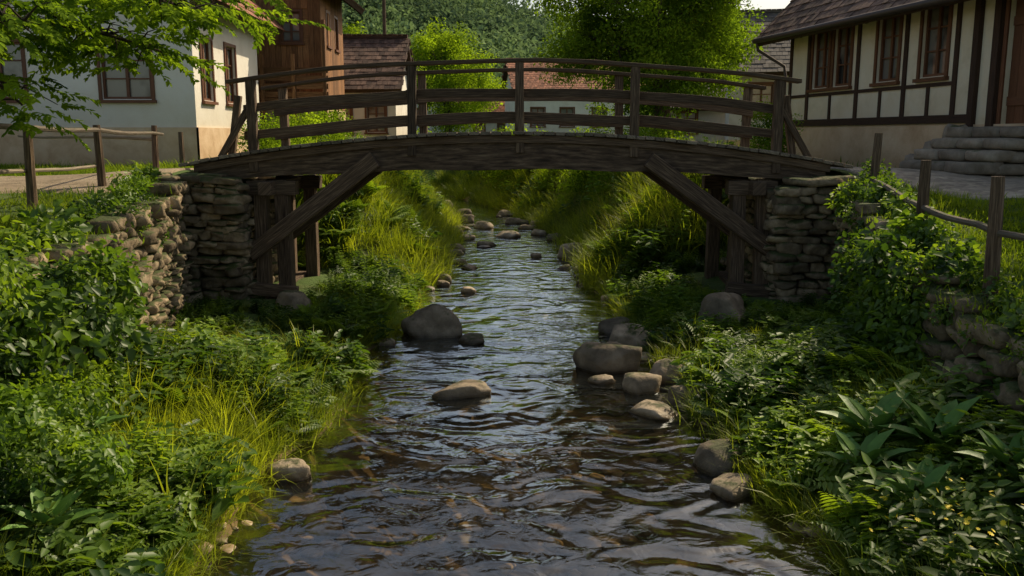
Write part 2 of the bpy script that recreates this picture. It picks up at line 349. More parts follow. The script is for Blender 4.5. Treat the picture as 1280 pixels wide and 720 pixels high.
for sd in(-1,1):
    S=Stones(); Yw=[0,3,7,9.5,12.9]
    Pw=[(sd*(float(WX(y))+.02),y) for y in Yw]
    drywall(S,Pw,lambda s:.1,lambda s,sd=sd:float(H(np.array(sd*5.2),np.array(min(s,12.5))))+.0)
    S.obj('stone_retaining_wall',M_wall)
    S=Stones()
    x0=sd*(4.05 if sd>0 else 4.15); x1=sd*(5.05 if sd>0 else 5.35)
    drywall(S,[(x1,13.1),(x0,13.1)],lambda s:-.15,lambda s:2.2,.35)
    drywall(S,[(x0,13.2),(x0,15.7)],lambda s:-.15,lambda s:2.2,.3)
    drywall(S,[(x0,15.7),(x1,15.7)],lambda s:-.15,lambda s:2.2,.3)
    for k in range(5): S.add((sd*(4.25+.27*k+.05),13.15+rng.normal(0,.05),2.26+rng.normal(0,.02)),(rng.uniform(.4,.65),.5,rng.uniform(.09,.14)),0,.06,.06)
    S.add(((x0+x1)/2,14.4,1.0),(abs(x1-x0),2.4,2.4),0,.01,base=SVA[2])
    S.obj('stone_abutment',M_wall)
for (Pf,zt_) in(([( -4.5,19),(-4.8,24),(-5.4,30),(-6.4,35)],2.15),([(3.9,28),(3.2,33),(1.6,38),(-.3,42)],2.15)):
    S=Stones(); drywall(S,Pf,lambda s:.8,lambda s:zt_,.35,.3,.6,.12,.22); S.obj('stone_retaining_wall',M_wall)
# boulders
import bmesh
from mathutils import noise as mn
def boulder(x,y,w,h,d=None,sink=.3,seed=0,name='boulder'):
    bm=bmesh.new(); bmesh.ops.create_icosphere(bm,subdivisions=4,radius=1)
    o=Vector((seed*7.3,seed*3.1,seed*1.7)); d=d or w*random.uniform(.6,.9)
    pl=[Vector((random.gauss(0,1),random.gauss(0,1),random.gauss(0,.7))).normalized() for _ in range(9)]; pd=[random.uniform(.62,.92) for _ in pl]
    for v in bm.verts:
        p=v.co.copy(); k=1+.3*mn.noise(p*1.1+o)+.13*mn.noise(p*2.4+o)
        p*=k
        for q,dd in zip(pl,pd):
            t=p.dot(q)-dd
            if t>0: p-=q*t*.8
        p*=1+.035*mn.noise(p*7+o)
        if p.z>.6: p.z=.6+(p.z-.6)*.5
        v.co=Vector((p.x*w/2,p.y*d/2,p.z*h*.8))*1.1
    me=bpy.data.meshes.new(name); bm.to_mesh(me); bm.free()
    me.polygons.foreach_set('use_smooth',[True]*len(me.polygons)); me.materials.append(M_rock)
    at=me.attributes.new('rnd','FLOAT','POINT'); at.data.foreach_set('value',np.full(len(me.vertices),random.random(),dtype=np.float32))
    ob=bpy.data.objects.new(name,me); z=max(0,float(H(np.array(x),np.array(y))))
    ob.location=(x,y,z+h*.8*(.5-sink)-.02); ob.rotation_euler=(random.uniform(-.12,.12),random.uniform(-.12,.12),random.uniform(-.8,.8)); link(ob)
BL=[(-1.16,12.8,.95,.5),(-.6,12.3,.42,.16),(-.58,9.7,.66,.18),(-1.93,7.25,.42,.2),(-1.78,12.1,.28,.12),
(1.24,10.8,.85,.44),(1.68,11.9,.65,.4),(1.48,9.85,.52,.26),(1.9,7.5,.62,.3),(1.5,9.0,.52,.16),(1.92,9.2,.5,.3),(1.05,10.2,.3,.12),(1.88,10.3,.5,.32),(1.85,6.9,.4,.16),(3.0,12.2,.7,.5),(1.55,12.9,.5,.28),(-3.3,13.0,.5,.3),(1.35,11.4,.45,.25),
(1.5,21,.75,.42),(1.35,22.3,.45,.2),(-1.4,17.5,.45,.22),(-.95,19.3,.4,.14),(-.7,23.4,.5,.18),(-.1,25.5,.7,.26),(-1.45,22.2,.6,.26),(-.9,28,.7,.3),(-1.6,30,.6,.34),(0,29.5,.6,.26),(-1.8,33,.6,.3),(-2.7,36,.7,.4),(.8,26,.5,.24),(-1.7,26.5,.5,.3),(1.2,24.6,.5,.26),(-2.4,32,.6,.36),(.9,28.5,.55,.3),(-1.3,24.9,.4,.2),(-.3,32.5,.5,.26)]
rr_=random.Random(3)
for _ in range(26):
    y=rr_.uniform(16,33); x=float(C(y))+rr_.choice([-1,1])*float(W(y))*rr_.uniform(.45,1.02); BL.append((x,y,rr_.uniform(.18,.42),rr_.uniform(.09,.2)))
for k,(x,y,w,h) in enumerate(BL): boulder(x,y,w,h,seed=k+1)
S=Stones()
for _ in range(1500):
    y=rng.uniform(3,30)**1.0; x=float(C(y))+rng.uniform(-1,1)*float(W(y))*1.03; z=float(H(np.array(x),np.array(y))); s=rng.uniform(.04,.15) if rng.random()<.82 else rng.uniform(.16,.32)
    S.add((x,y,z+s*.08),(s*rng.uniform(.9,1.4),s,s*.45),rng.uniform(0,3),.12,0,SVR)
S.obj('pebbles',M_peb)
# ---------------------------------------------------------------- bridge
br=empty('footbridge',(0,0,0))
def zd(x): return 2.5+.47*(1-(x/4.95)**2)
Y0,Y1=13.45,15.35
mb=MB(); x=-5.0
while x<5.05:
    w=random.uniform(.13,.18); z=zd(x+w/2); sl=-.47*2*(x+w/2)/4.95**2
    M=Matrix.Rotation(-math.atan(sl),3,'Y'); mb.box((x+w/2,(Y0+Y1)/2+random.uniform(-.04,.04),z-.025+random.uniform(-.006,.006)),(w-.014,Y1-Y0+.3+random.uniform(-.04,.04),.05),M); x+=w
mb.obj('deck_planks',M_deck,br,bevel=.006)
mb=MB(); xs_=list(np.linspace(-4.75,4.75,39))
for y in(Y0-.03,(Y0+Y1)/2,Y1-.12):
    mb.sweep(xs_,lambda x:zd(x)-.055,lambda x:2.2+.2*(1-(x/4.95)**2)+.012*math.sin(x*3.1),y,y+.16)
mb.sweep(list(np.linspace(-4.8,4.8,39)),lambda x:zd(x)-.06,lambda x:zd(x)-.17,Y0-.075,Y0-.034)
mb.sweep(list(np.linspace(-4.8,4.8,39)),lambda x:zd(x)-.06,lambda x:zd(x)-.17,Y1+.044,Y1+.085)
mb.obj('girders',M_old,br,bevel=.008)
mb=MB()
def rail(y,front):
    sgn=-1 if front else 1
    for x in(-3.9,-1.52,.12,1.84,3.99):
        xx=x+random.uniform(-.02,.02); z=zd(x); top=1.05
        mb.beam((xx,y+sgn*.02,z-.32),(xx+random.uniform(-.03,.03),y+sgn*.02,z+top),.13,.13,up=(0,1,0),jit=.004)
    yr=y-sgn*.06
    def seg(a,b,off,h,t,yy,ph):
        q=list(np.linspace(a,b,12)); mb.sweep(q,lambda x:zd(x)*.86+2.97*.14+off+.012*math.sin(x*2+ph),lambda x:zd(x)*.86+2.97*.14+off-h+.012*math.sin(x*2+ph+.3),yy,yy+t)
    seg(-4.25,4.3,1.06,.055,.2,y-.1,0.3)
    for a,b in((-4.05,-1.45),(-1.6,1.9),(1.78,4.1)):
        dy=random.uniform(0,.01)
        seg(a,b,.66+random.uniform(-.02,.02),.13,.05,yr-.02+dy,a)
        seg(a,b,.28+random.uniform(-.02,.02),.13,.05,yr-.02-dy,b)
    if front:
        for x in (-3.9,3.99):
            s=1 if x>0 else -1
            mb.beam((x+s*.06,y-.02,zd(x)+.62),(x+s*.5,y-.02,zd(x+s*.5)-.02),.09,.09)
rail(Y0+.02,True); rail(Y1-.02,False)
for s in(-1,1): mb.beam((s*4.3,Y0+.1,2.4),(s*4.12,Y0+.1,3.5),.1,.1,up=(0,1,0))
mb.obj('railings',M_old,br,bevel=.008)
mb=MB()
for y in(Y0+.05,Y1-.15):
    mb.beam((-2.05,y-.14,2.56),(-4.0,y-.14,1.12),.2,.24,jit=.01); mb.beam((2.05,y-.14,2.56),(3.95,y-.14,1.18),.2,.24,jit=.01)
    for x in(-3.88,-3.5,3.5,3.88):
        mb.beam((x,y+.08,-.1),(x+random.uniform(-.03,.03),y+.08,2.24),.2,.2,up=(0,1,0),jit=.012)
    mb.beam((-4.05,y+.08,2.12),(-3.3,y+.08,2.12),.24,.22); mb.beam((4.05,y+.08,2.12),(3.3,y+.08,2.12),.24,.22)
for x in(-3.7,3.7):
    mb.beam((x,Y0-.1,.42),(x,Y1+.1,.42),.22,.24); mb.beam((x,Y0-.25,2.12),(x,Y1+.25,2.12),.2,.2)
    mb.beam((x-.4,Y0-.1,.6),(x+.4,Y0-.1,.52),.16,.18)
mb.obj('braces_and_posts',M_old,br,bevel=.012)
# ---------------------------------------------------------------- houses
PK=[]
def house(name,loc,th,L,D,eh,rh,matw,matr,plinth=0,openings=(),oh=.5,ox=.4,matp=None,planks=False,doormat=None):
    e=empty(name,loc,th); P=MB(); PL=MB(); G=MB(); FR=MB()
    faces={'F':((0,0),(1,0),(0,-1),L),'G':((0,D),(0,-1),(-1,0),D),'B':((L,D),(-1,0),(0,1),L),'H':((L,0),(0,1),(1,0),D)}
    for k,((ox0,oy0),(ux,uy),(nx_,ny_),LL) in faces.items():
        ops=[o for o in openings if o[0]==k]
        us=sorted({0,LL}|{o[1] for o in ops}|{o[1]+o[3] for o in ops}); zs=sorted({-.6,eh,plinth}|{o[2] for o in ops}|{o[2]+o[4] for o in ops})
        def pt(u,z,d=0): return (ox0+ux*u+nx_*d,oy0+uy*u+ny_*d,z)
        for a in range(len(us)-1):
            for b in range(len(zs)-1):
                um=(us[a]+us[a+1])/2; zm=(zs[b]+zs[b+1])/2
                if any(o[1]<um<o[1]+o[3] and o[2]<zm<o[2]+o[4] for o in ops): continue
                q=.04 if zm<plinth else 0
                (PL if zm<plinth else P).poly([pt(us[a],zs[b],q),pt(us[a+1],zs[b],q),pt(us[a+1],zs[b+1],q),pt(us[a],zs[b+1],q)])
        if plinth>0: PL.poly([pt(0,plinth,.04),pt(LL,plinth,.04),pt(LL,plinth,0),pt(0,plinth,0)])
        M=Matrix(((ux,nx_,0),(uy,ny_,0),(0,0,1)))
        for o in ops:
            _,u,z0,w,h,kind=o; dp=-.13
            for a,b in(((u,z0),(u+w,z0)),((u+w,z0),(u+w,z0+h)),((u+w,z0+h),(u,z0+h)),((u,z0+h),(u,z0))):
                P.poly([pt(*a,0),pt(*b,0),pt(*b,dp),pt(*a,dp)])
            def bx(B,u0,u1,za,zb,d0,d1): B.box(pt((u0+u1)/2,(za+zb)/2,(d0+d1)/2),(u1-u0,d1-d0,zb-za),M)
            if kind=='door':
                nb=6
                for q in range(nb): bx(FR,u+w*q/nb+.004,u+w*(q+1)/nb-.004,z0,z0+h,dp,dp+.04+random.uniform(0,.006))
                bx(FR,u+.02,u+w-.02,z0+.3,z0+.45,dp+.047,dp+.075); bx(FR,u+.02,u+w-.02,z0+h-.5,z0+h-.35,dp+.047,dp+.075)
            else:
                G.poly([pt(u,z0,dp+.02),pt(u+w,z0,dp+.02),pt(u+w,z0+h,dp+.02),pt(u,z0+h,dp+.02)])
                f=.055
                bx(FR,u,u+f,z0,z0+h,dp+.025,dp+.075); bx(FR,u+w-f,u+w,z0,z0+h,dp+.025,dp+.075)
                bx(FR,u+f,u+w-f,z0,z0+f,dp+.025,dp+.074); bx(FR,u+f,u+w-f,z0+h-f,z0+h,dp+.025,dp+.074)
                bx(FR,u+w/2-.035,u+w/2+.035,z0+f,z0+h-f,dp+.027,dp+.072)
                for q in(.36,.68): bx(FR,u+f,u+w/2-.035,z0+h*q-.015,z0+h*q+.015,dp+.028,dp+.06); bx(FR,u+w/2+.035,u+w-f,z0+h*q-.015,z0+h*q+.015,dp+.028,dp+.06)
            c=.08
            bx(FR,u-c,u-.002,z0-.02,z0+h+c,.001,.035); bx(FR,u+w+.002,u+w+c,z0-.02,z0+h+c,.001,.035); bx(FR,u-.001,u+w+.001,z0+h+.002,z0+h+c,.001,.032)
            if kind!='door': bx(FR,u-c-.03,u+w+c+.03,z0-.09,z0-.022,.001,.085)
        if planks:
            q=0
            while q<LL-.01:
                w_=min(random.uniform(.14,.2),LL-q)
                segs=[(plinth+.01,eh)]
                for o in ops:
                    if o[1]-.1<q+w_ and q<o[1]+o[3]+.1: segs=[(plinth+.01,o[2]-.1),(o[2]+o[4]+.1,eh)]
                for a,b in segs:
                    if b>a: PK.append((pt(q+w_/2,(a+b)/2,.014),(w_-.01,.022,b-a),M.copy()))
                q+=w_
    for x in(0,L):
        tri=[(x,0,eh),(x,D,eh),(x,D/2,rh)]
        P.poly(tri if x>0 else tri[::-1])
    P.obj('walls',matw,e)
    if PL.f: PL.obj('plinth',matp or M_plinth,e)
    if G.f: G.obj('window_glass',M_glass,e)
    if FR.f: FR.obj('window_frames',doormat or M_frame,e)
    if planks and PK:
        K=MB(); [K.box(*q) for q in PK]; PK.clear()
        for x,s in((0,-1),(L,1)):
            q=0
            while q<D-.01:
                w_=.18; ym=q+w_/2; top=eh+(rh-eh)*(1-abs(ym-D/2)/(D/2))
                K.box((x+s*.012,ym,(eh+top)/2),(.022,w_-.01,top-eh)); q+=w_
        K.obj('plank_cladding',planks,e)
    T=MB(); B=MB(); sl=(rh-eh)/(D/2); a=math.atan(sl)
    for side in(0,1):
        y_e=-oh if not side else D+oh; z_e=eh-oh*sl; s=1 if not side else -1
        SL=(D/2+oh)/math.cos(a)
        up=Vector((0,s*math.cos(a),math.sin(a))); nrm=Vector((0,-s*math.sin(a),math.cos(a))); xd=Vector((1,0,0))
        M=Matrix((xd,up,nrm)).transposed()
        base=Vector((L/2,y_e,z_e))
        B.box(base+up*SL/2+nrm*.03,(L+2*ox,SL,.05),M,rnd=.4)
        rows=int(SL/.28)+1
        Mt=M@Matrix.Rotation(-.05,3,'X')
        for r_ in range(rows):
            q=-ox-(.1 if r_%2 else 0)
            while q<L+ox:
                T.box(Vector((q+.1,y_e,z_e))+up*(r_*.28+.13)+nrm*(.085+random.uniform(-.006,.008)),(.19,.36,.022),Mt); q+=.2
        nr=int((L+2*ox)/.65)
        for q in range(nr+1):
            xx=-ox+.06+q*(L+2*ox-.12)/nr
            B.box(Vector((xx,y_e,z_e))+up*(oh*.6+.05)-nrm*.062,(.09,oh*1.3,.12),M)
        B.box(base-up*.015+nrm*.0,(L+2*ox,.03,.16),M)
    for x in(-ox-.015,L+ox+.015):
        for s,y_e in((1,-oh),(-1,D+oh)):
            up=Vector((0,s*math.cos(a),math.sin(a))); nrm=Vector((0,-s*math.sin(a),math.cos(a))); M=Matrix((Vector((1,0,0)),up,nrm)).transposed()
            B.box(Vector((x,y_e,eh-oh*sl))+up*SL/2,(.03,SL,.2),M)
    T.box((L/2,D/2,rh+.13),(L+2*ox,.22,.08))
    T.obj('roof_tiles',matr,e); B.obj('roof_timbers',M_beam,e)
    return e
TH=math.atan2(-.983,.181)
wins=[('F',1.1,1.85,.7,1.3,'w'),('F',2.02,1.85,.68,1.3,'w'),('F',3.7,1.85,.72,1.3,'w'),('F',5.15,1.85,.74,1.32,'w'),('F',7.42,.95,1.15,2.1,'door')]
hr=house('half_timbered_house',(6.9,22.4,2.15),TH,11,7.5,3.75,7.6,M_cream,M_tile,plinth=.95,openings=wins,oh=.7,ox=.45)
B=MB()
def hb(u0,u1,z0,z1,d=.03): B.box(((u0+u1)/2,-d/2-.001,(z0+z1)/2),(u1-u0,d,z1-z0),None,None)
for u in [0,.85,2.95,4.62,6.12]: hb(u,u+.11,1.13,3.6,.034)
hb(0,6.75,.98,1.13,.075); hb(0,7.2,3.6,3.75,.05)
hb(6.66,6.8,.2,3.6,.09); hb(7.15,7.3,.2,3.6,.09); hb(8.68,8.84,.2,3.6,.09); hb(7.3,8.68,3.16,3.28,.06)
for a,b in((.11,.85),(.96,2.95),(3.06,4.62),(4.73,6.12)): hb(a,b,1.66,1.73,.028)
hb(1.9,1.98,1.13,1.66,.03);hb(3.85,3.93,1.13,1.66,.03);hb(5.4,5.48,1.13,1.66,.03)
hb(.96,2.95,3.27,3.35,.028);hb(3.06,4.62,3.27,3.35,.028);hb(4.73,6.12,3.29,3.37,.028)
hb(8.84,11,.98,1.13,.05)
B.obj('timber_frame',M_beam,hr)
G=MB(); G.tube([(-.45,-.78,3.08),(11.4,-.78,3.02)],[.065,.065],10); G.tube([(-.3,-.78,3.03),(-.3,-.74,2.85),(-.1,-.12,2.45),(-.06,-.1,2.2),(-.06,-.1,.1)],[.04]*5,8)
G.obj('gutter',M_metal,hr,smooth=True)
S=Stones()
e=empty('stone_steps',(6.9,22.4,2.15),TH)
for k in range(5):
    d0=.05+(4-k)*.3; 
    for q in range(3):
        S.add((7.15+q*.62+.0,-.0-(d0+.25)/1-.0,.09+.185*k-.02),(.64,.62,.19),0,.03,.015)
    S.add((7.8,-(d0+.1)/2-.05,.08+.185*k-.03),(1.9,max(d0+.1,.3),.18),0,.005,base=SVA[2])
for q in range(4): S.add((6.72,-.3-.35*q,.5-.13*q),(.35,.4,.9-.25*q),0,.06)
S.obj('treads',M_step,e)
house('whitewashed_house',(-7.4,21,2.15),R(90),5.3,10,4.35,9.2,M_plas,M_tiler,plinth=.95,oh=.6,ox=.5,
 openings=[('F',.55,1.6,.75,1.45,'w'),('F',2.35,1.6,.8,1.45,'w'),('G',10-2.15,1.6,1.15,1.3,'w'),('G',10-5.1,1.6,1.15,1.3,'w'),('G',10-8.2,1.6,1.15,1.3,'w')])
bn=house('wooden_barn',(-5.9,28,2.15),R(90),3.6,7,5.6,8.6,M_barn,M_tile,plinth=1.6,oh=.65,ox=.5,planks=M_barn,matp=M_plinth,
 openings=[('F',.9,3.6,.5,1.0,'w'),('F',2.2,3.6,.5,1.0,'w'),('G',7-1.2,3.6,.6,.9,'w'),('F',1.3,.2,.9,1.35,'w')])
B=MB()
for k in range(4): B.box((-.5,1.2,2.0+.24*k),(.035,3.0,.16))
for q in range(4): B.box((-.53,-.2+q*.95,2.1),(.1,.1,2.2 if q%3 else 4.2))
B.box((-.25,1.2,1.85),(.6,3.0,.08)); B.obj('balcony',M_barn,bn)
house('tiled_cottage',(-7.3,34,2.15),0,2.9,4.4,2.8,4.5,M_plas,M_tile,plinth=.4,oh=.5,ox=.25,openings=[('F',.5,.9,.7,1.0,'w'),('F',1.8,.9,.7,1.0,'w')])
house('white_cottage',(.3,60,2.15),R(8),8.5,6,4.0,5.9,M_plas,M_tiler,plinth=.4,oh=.4,ox=.3,openings=[('F',1,1.4,.9,1.2,'w'),('F',3,1.4,.9,1.2,'w'),('F',5.2,1.4,.9,1.2,'w')])
house('red_roofed_cottage',(-3.8,66,2.15),R(-6),4.6,5,2.2,4.2,M_plas,M_tiler,plinth=.3,oh=.4,ox=.3,openings=[('F',1,.7,.8,.9,'w'),('F',2.8,.7,.8,.9,'w')])
house('brown_roofed_house',(-9,72,2.15),R(4),6,6,4.2,7.2,M_grey,M_tile,plinth=.3,oh=.4,ox=.3,openings=[('F',1,1.8,.9,1.1,'w'),('F',3.8,1.8,.9,1.1,'w')])
house('grey_house',(8.0,33,2.15),R(-12),7,6,3.3,5.4,M_grey,M_slate,plinth=.6,oh=.5,ox=.4,openings=[('F',.7,1.5,.8,1.1,'w'),('F',2.6,1.5,.8,1.1,'w')])
house('low_outbuilding',(6.6,40,2.15),R(-8),5,4,2.2,3.6,M_grey,M_slate,plinth=.3,oh=.4,ox=.3,openings=[('F',.8,.9,.8,.9,'w')])
u=MB(); u.tube([(-5.6,40,2),(-5.6,40,11)],[.1,.07],10); u.beam((-6.2,40,9.8),(-5,40,9.8),.08,.1); u.obj('utility_pole',M_old)
# ---------------------------------------------------------------- fences
def fence(name,posts,rails,r=.045):
    e=empty(name); m_=MB()
    for (x,y,h,ln) in posts:
        z=float(H(np.array(x),np.array(y))); m_.tube([(x,y,z-.2),(x+ln*.5,y,z+h*.5),(x+ln,y,z+h)],[r*1.15,r,r*.9],8)
    m_.obj('posts',M_old,e)
    m_=MB()
    for pts_,rr in rails:
        P=[]; 
        for k in range(len(pts_)-1):
            a=Vector(pts_[k]);b=Vector(pts_[k+1])
            for t in np.linspace(0,1,6)[:-1]: P.append(a.lerp(b,t)+Vector((0,0,.02*math.sin(k*3+t*5))))
        P.append(Vector(pts_[-1])); m_.tube(P,list(np.linspace(rr,rr*.7,len(P))),7)
    m_.obj('rails',M_deck,e)
fence('post_and_rail_fence',[(-5.6,8.4,.9,0),(-5.55,10.2,.92,.02),(-5.6,12.1,.85,-.02),(-6.1,15.2,.8,.02),(-6.9,18.6,.8,0)],
 [([(-5.5,7.8,3.0),(-5.6,12.1,2.98),(-6.1,15.6,2.93)],.036),([(-6.1,15.2,2.85),(-9.5,17.2,2.9)],.036),([(-5.5,7.8,2.5),(-5.65,12.1,2.5)],.03)],.055)
fence('post_and_rail_fence',[(4.2,7.6,1.08,-.03),(4.38,9.4,.85,0),(5.02,12.3,.82,.03),(4.25,5.8,1.0,0)],
 [([(5.0,12.4,2.3),(4.38,9.4,2.15),(4.2,7.6,2.08),(4.25,5.6,2.0)],.04)],.062)
# ---------------------------------------------------------------- foliage templates
def leaves(P,D,Nn,L,Wd,fold=.15,droop=.15):
    P=np.asarray(P,float);D=np.asarray(D,float);Nn=np.asarray(Nn,float)
    D=D/(np.linalg.norm(D,axis=1)[:,None]+1e-9); S=np.cross(D,Nn); S/=np.linalg.norm(S,axis=1)[:,None]+1e-9; U=np.cross(S,D)
    L=np.asarray(L)[:,None]; Wd=np.asarray(Wd)[:,None]
    V=np.stack([P,P+D*L*.28+S*Wd*.5+U*fold*Wd,P+D*L*.68+S*Wd*.36+U*(fold*Wd*.8-droop*L*.4),P+D*L-U*droop*L,P+D*L*.68-S*Wd*.36+U*(fold*Wd*.8-droop*L*.4),P+D*L*.28-S*Wd*.5+U*fold*Wd],1)
    n=len(P); b=np.arange(n)[:,None]*6
    F=np.concatenate([b+np.array([[0,1,2,3]]),b+np.array([[0,3,4,5]])])
    return V.reshape(-1,3),F
def blades(P,az,tilt,L,w,curv,seg=3):
    n=len(P); V=[];dirh=np.stack([np.cos(az),np.sin(az),np.zeros(n)],1); S=np.stack([-np.sin(az),np.cos(az),np.zeros(n)],1)
    p=P.copy(); ang=tilt.copy(); 
    for k in range(seg+1):
        ww=w*(1-(k/seg)**1.5)*.5+.0004
        V.append(p-S*ww[:,None]); V.append(p+S*ww[:,None])
        ang=ang+curv/seg; p=p+(dirh*np.sin(ang)[:,None]+np.array([0,0,1])*np.cos(ang)[:,None])*(L/seg)[:,None]
    V=np.stack(V,1); b=np.arange(n)[:,None]*(2*(seg+1)); F=np.concatenate([b+np.array([[2*k,2*k+1,2*k+3,2*k+2]]) for k in range(seg)])
    return V.reshape(-1,3),F
def merge(parts):
    V=[];F=[];o=0
    for v,f in parts: V.append(v);F.append(f+o);o+=len(v)
    return np.concatenate(V),np.concatenate(F)
def rd(n):
    v=rng.normal(size=(n,3)); return v/np.linalg.norm(v,axis=1)[:,None]
def coll(name,objs):
    c=bpy.data.collections.new(name)
    for o in objs: c.objects.link(o)
    return c
def T_clump(nm,mat,n=150,ls=.2,flatz=.8):
    p=rd(n)*(rng.random(n)**.45)[:,None]; p[:,2]*=flatz
    D=p*.6+rd(n)*.6+np.array([0,0,-.25]); N_=rd(n)*.55+np.array([0,0,1.])
    L=ls*rng.uniform(.6,1.2,n); return npmesh(nm,*leaves(p,D,N_,L,L*.62),mat)
def T_grass(nm,mat,n=45,r=.1,l0=.25,l1=.55,w=.011,cv=1.3,seg=3):
    P=np.stack([rng.normal(0,r,n),rng.normal(0,r,n),np.full(n,-.03)],1); az=np.arctan2(P[:,1],P[:,0])+rng.normal(0,.8,n)
    return npmesh(nm,*blades(P,az,rng.uniform(0,.35,n),rng.uniform(l0,l1,n),np.full(n,w)*rng.uniform(.7,1.3,n),rng.uniform(.3,cv,n),seg),mat)
def T_herb(nm,mat,stems=7,h=.5,ll=.12,r=.12):
    parts=[]
    for s in range(stems):
        b=np.array([rng.normal(0,r),rng.normal(0,r),0]); az=rng.uniform(0,6.28); ti=rng.uniform(.05,.35); hh=h*rng.uniform(.6,1.1)
        ax=np.array([math.cos(az)*math.sin(ti),math.sin(az)*math.sin(ti),math.cos(ti)])
        parts.append(blades(b[None],np.array([az]),np.array([ti]),np.array([hh]),np.array([.008]),np.array([0.])))
        nl=7
        for k in range(nl):
            t=(k+1)/nl; a0=rng.uniform(0,3.14)+k*1.57
            for q in(0,math.pi):
                a=a0+q; D=np.array([[math.cos(a),math.sin(a),.35*t+rng.uniform(-.3,.3)]]); l=ll*(1.15-.6*t)*rng.uniform(.8,1.2)
                parts.append(leaves((b+ax*hh*t)[None],D,np.array([[0,0,1.]])+rng.normal(0,.2,(1,3)),[l],[l*.55],.12,.25))
    return npmesh(nm,*merge(parts),mat)
def T_twig(nm,mat,n=22,ll=.2):
    parts=[]; t=np.linspace(.1,1,n); ph=rng.uniform(0,6)
    P=np.stack([t,.08*np.sin(t*4+ph),-.18*t**2],1)
    parts.append(blades(np.zeros((1,3)),np.array([0.]),np.array([1.45]),np.array([1.]),np.array([.012]),np.array([.3])))
    side=np.where(np.arange(n)%2==0,1,-1); D=np.stack([np.full(n,.55),side*rng.uniform(.5,1,n),rng.uniform(-.5,.2,n)],1)
    L=ll*rng.uniform(.7,1.15,n); parts.append(leaves(P,D,rng.normal(0,.3,(n,3))+np.array([0,0,1]),L,L*.6,.12,.2))
    return npmesh(nm,*merge(parts),mat)
def T_fern(nm,mat,fr=9,h=.5):
    parts=[]
    for s in range(fr):
        az=s*6.28/fr+rng.uniform(-.3,.3); l=h*rng.uniform(.7,1.1); t=np.linspace(.1,1,16); ang=.4+t*1.1
        x=np.cumsum(np.sin(ang))*l/16; z=np.cumsum(np.cos(ang))*l/16
        P=np.stack([np.cos(az)*x,np.sin(az)*x,z],1); sdv=np.array([-math.sin(az),math.cos(az),0])
        for q in(-1,1):
            D=np.tile(sdv*q,(16,1))+np.array([math.cos(az)*.35,math.sin(az)*.35,0]); L=l*.32*np.sin(np.clip(t*3.0+.2,0,3.1))+.015
            parts.append(leaves(P,D,np.tile(np.array([0,0,1.]),(16,1)),L,L*.3+.006,.05,.2))
    return npmesh(nm,*merge(parts),mat)
K_clump_ivy=coll('creeper_clumps',[T_clump('creeper_a',L_ivy,80,.38,.7),T_clump('creeper_b',L_ivy,64,.46,.7),T_clump('creeper_c',L_herb,90,.3,.8)])
K_clump_tree=coll('tree_clumps',[T_clump('leafclump_a',L_tree,150,.2),T_clump('leafclump_b',L_tree,130,.22),T_clump('leafclump_c',L_tree,150,.18)])
K_clump_bright=coll('bright_clumps',[T_clump('brightclump_a',L_bright,150,.2),T_clump('brightclump_b',L_bright,140,.22)])
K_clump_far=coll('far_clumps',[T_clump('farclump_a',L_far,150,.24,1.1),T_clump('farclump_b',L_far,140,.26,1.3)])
K_grass=coll('grass_tufts',[T_grass('tuft_a',L_grass),T_grass('tuft_b',L_grass,50,.13,.2,.5),T_grass('tuft_c',L_grass,35,.08,.35,.7,.013,1.6),T_grass('tuft_d',L_grass,45,.1,.3,.6,.009,1.9)])
K_lawn=coll('lawn_tufts',[T_grass('lawn_a',L_lawn,60,.16,.05,.13,.01,1.3,2),T_grass('lawn_b',L_lawn,60,.18,.04,.1,.01,1.3,2)])
K_herb=coll('herbs',[T_herb('herb_a',L_herb),T_herb('herb_b',L_herb,9,.4,.09),T_herb('herb_c',L_ivy,6,.5,.17),T_fern('herb_d',L_herb),T_herb('herb_e',L_ivy,5,.35,.2,.14)])
K_twig=coll('twigs',[T_twig('twig_a',L_tree),T_twig('twig_b',L_tree,18,.22),T_twig('twig_c',L_bright,20,.2)])
K_dry=coll('seed_heads',[T_grass('seed_a',L_dry,14,.12,.5,.85,.007,.5)])
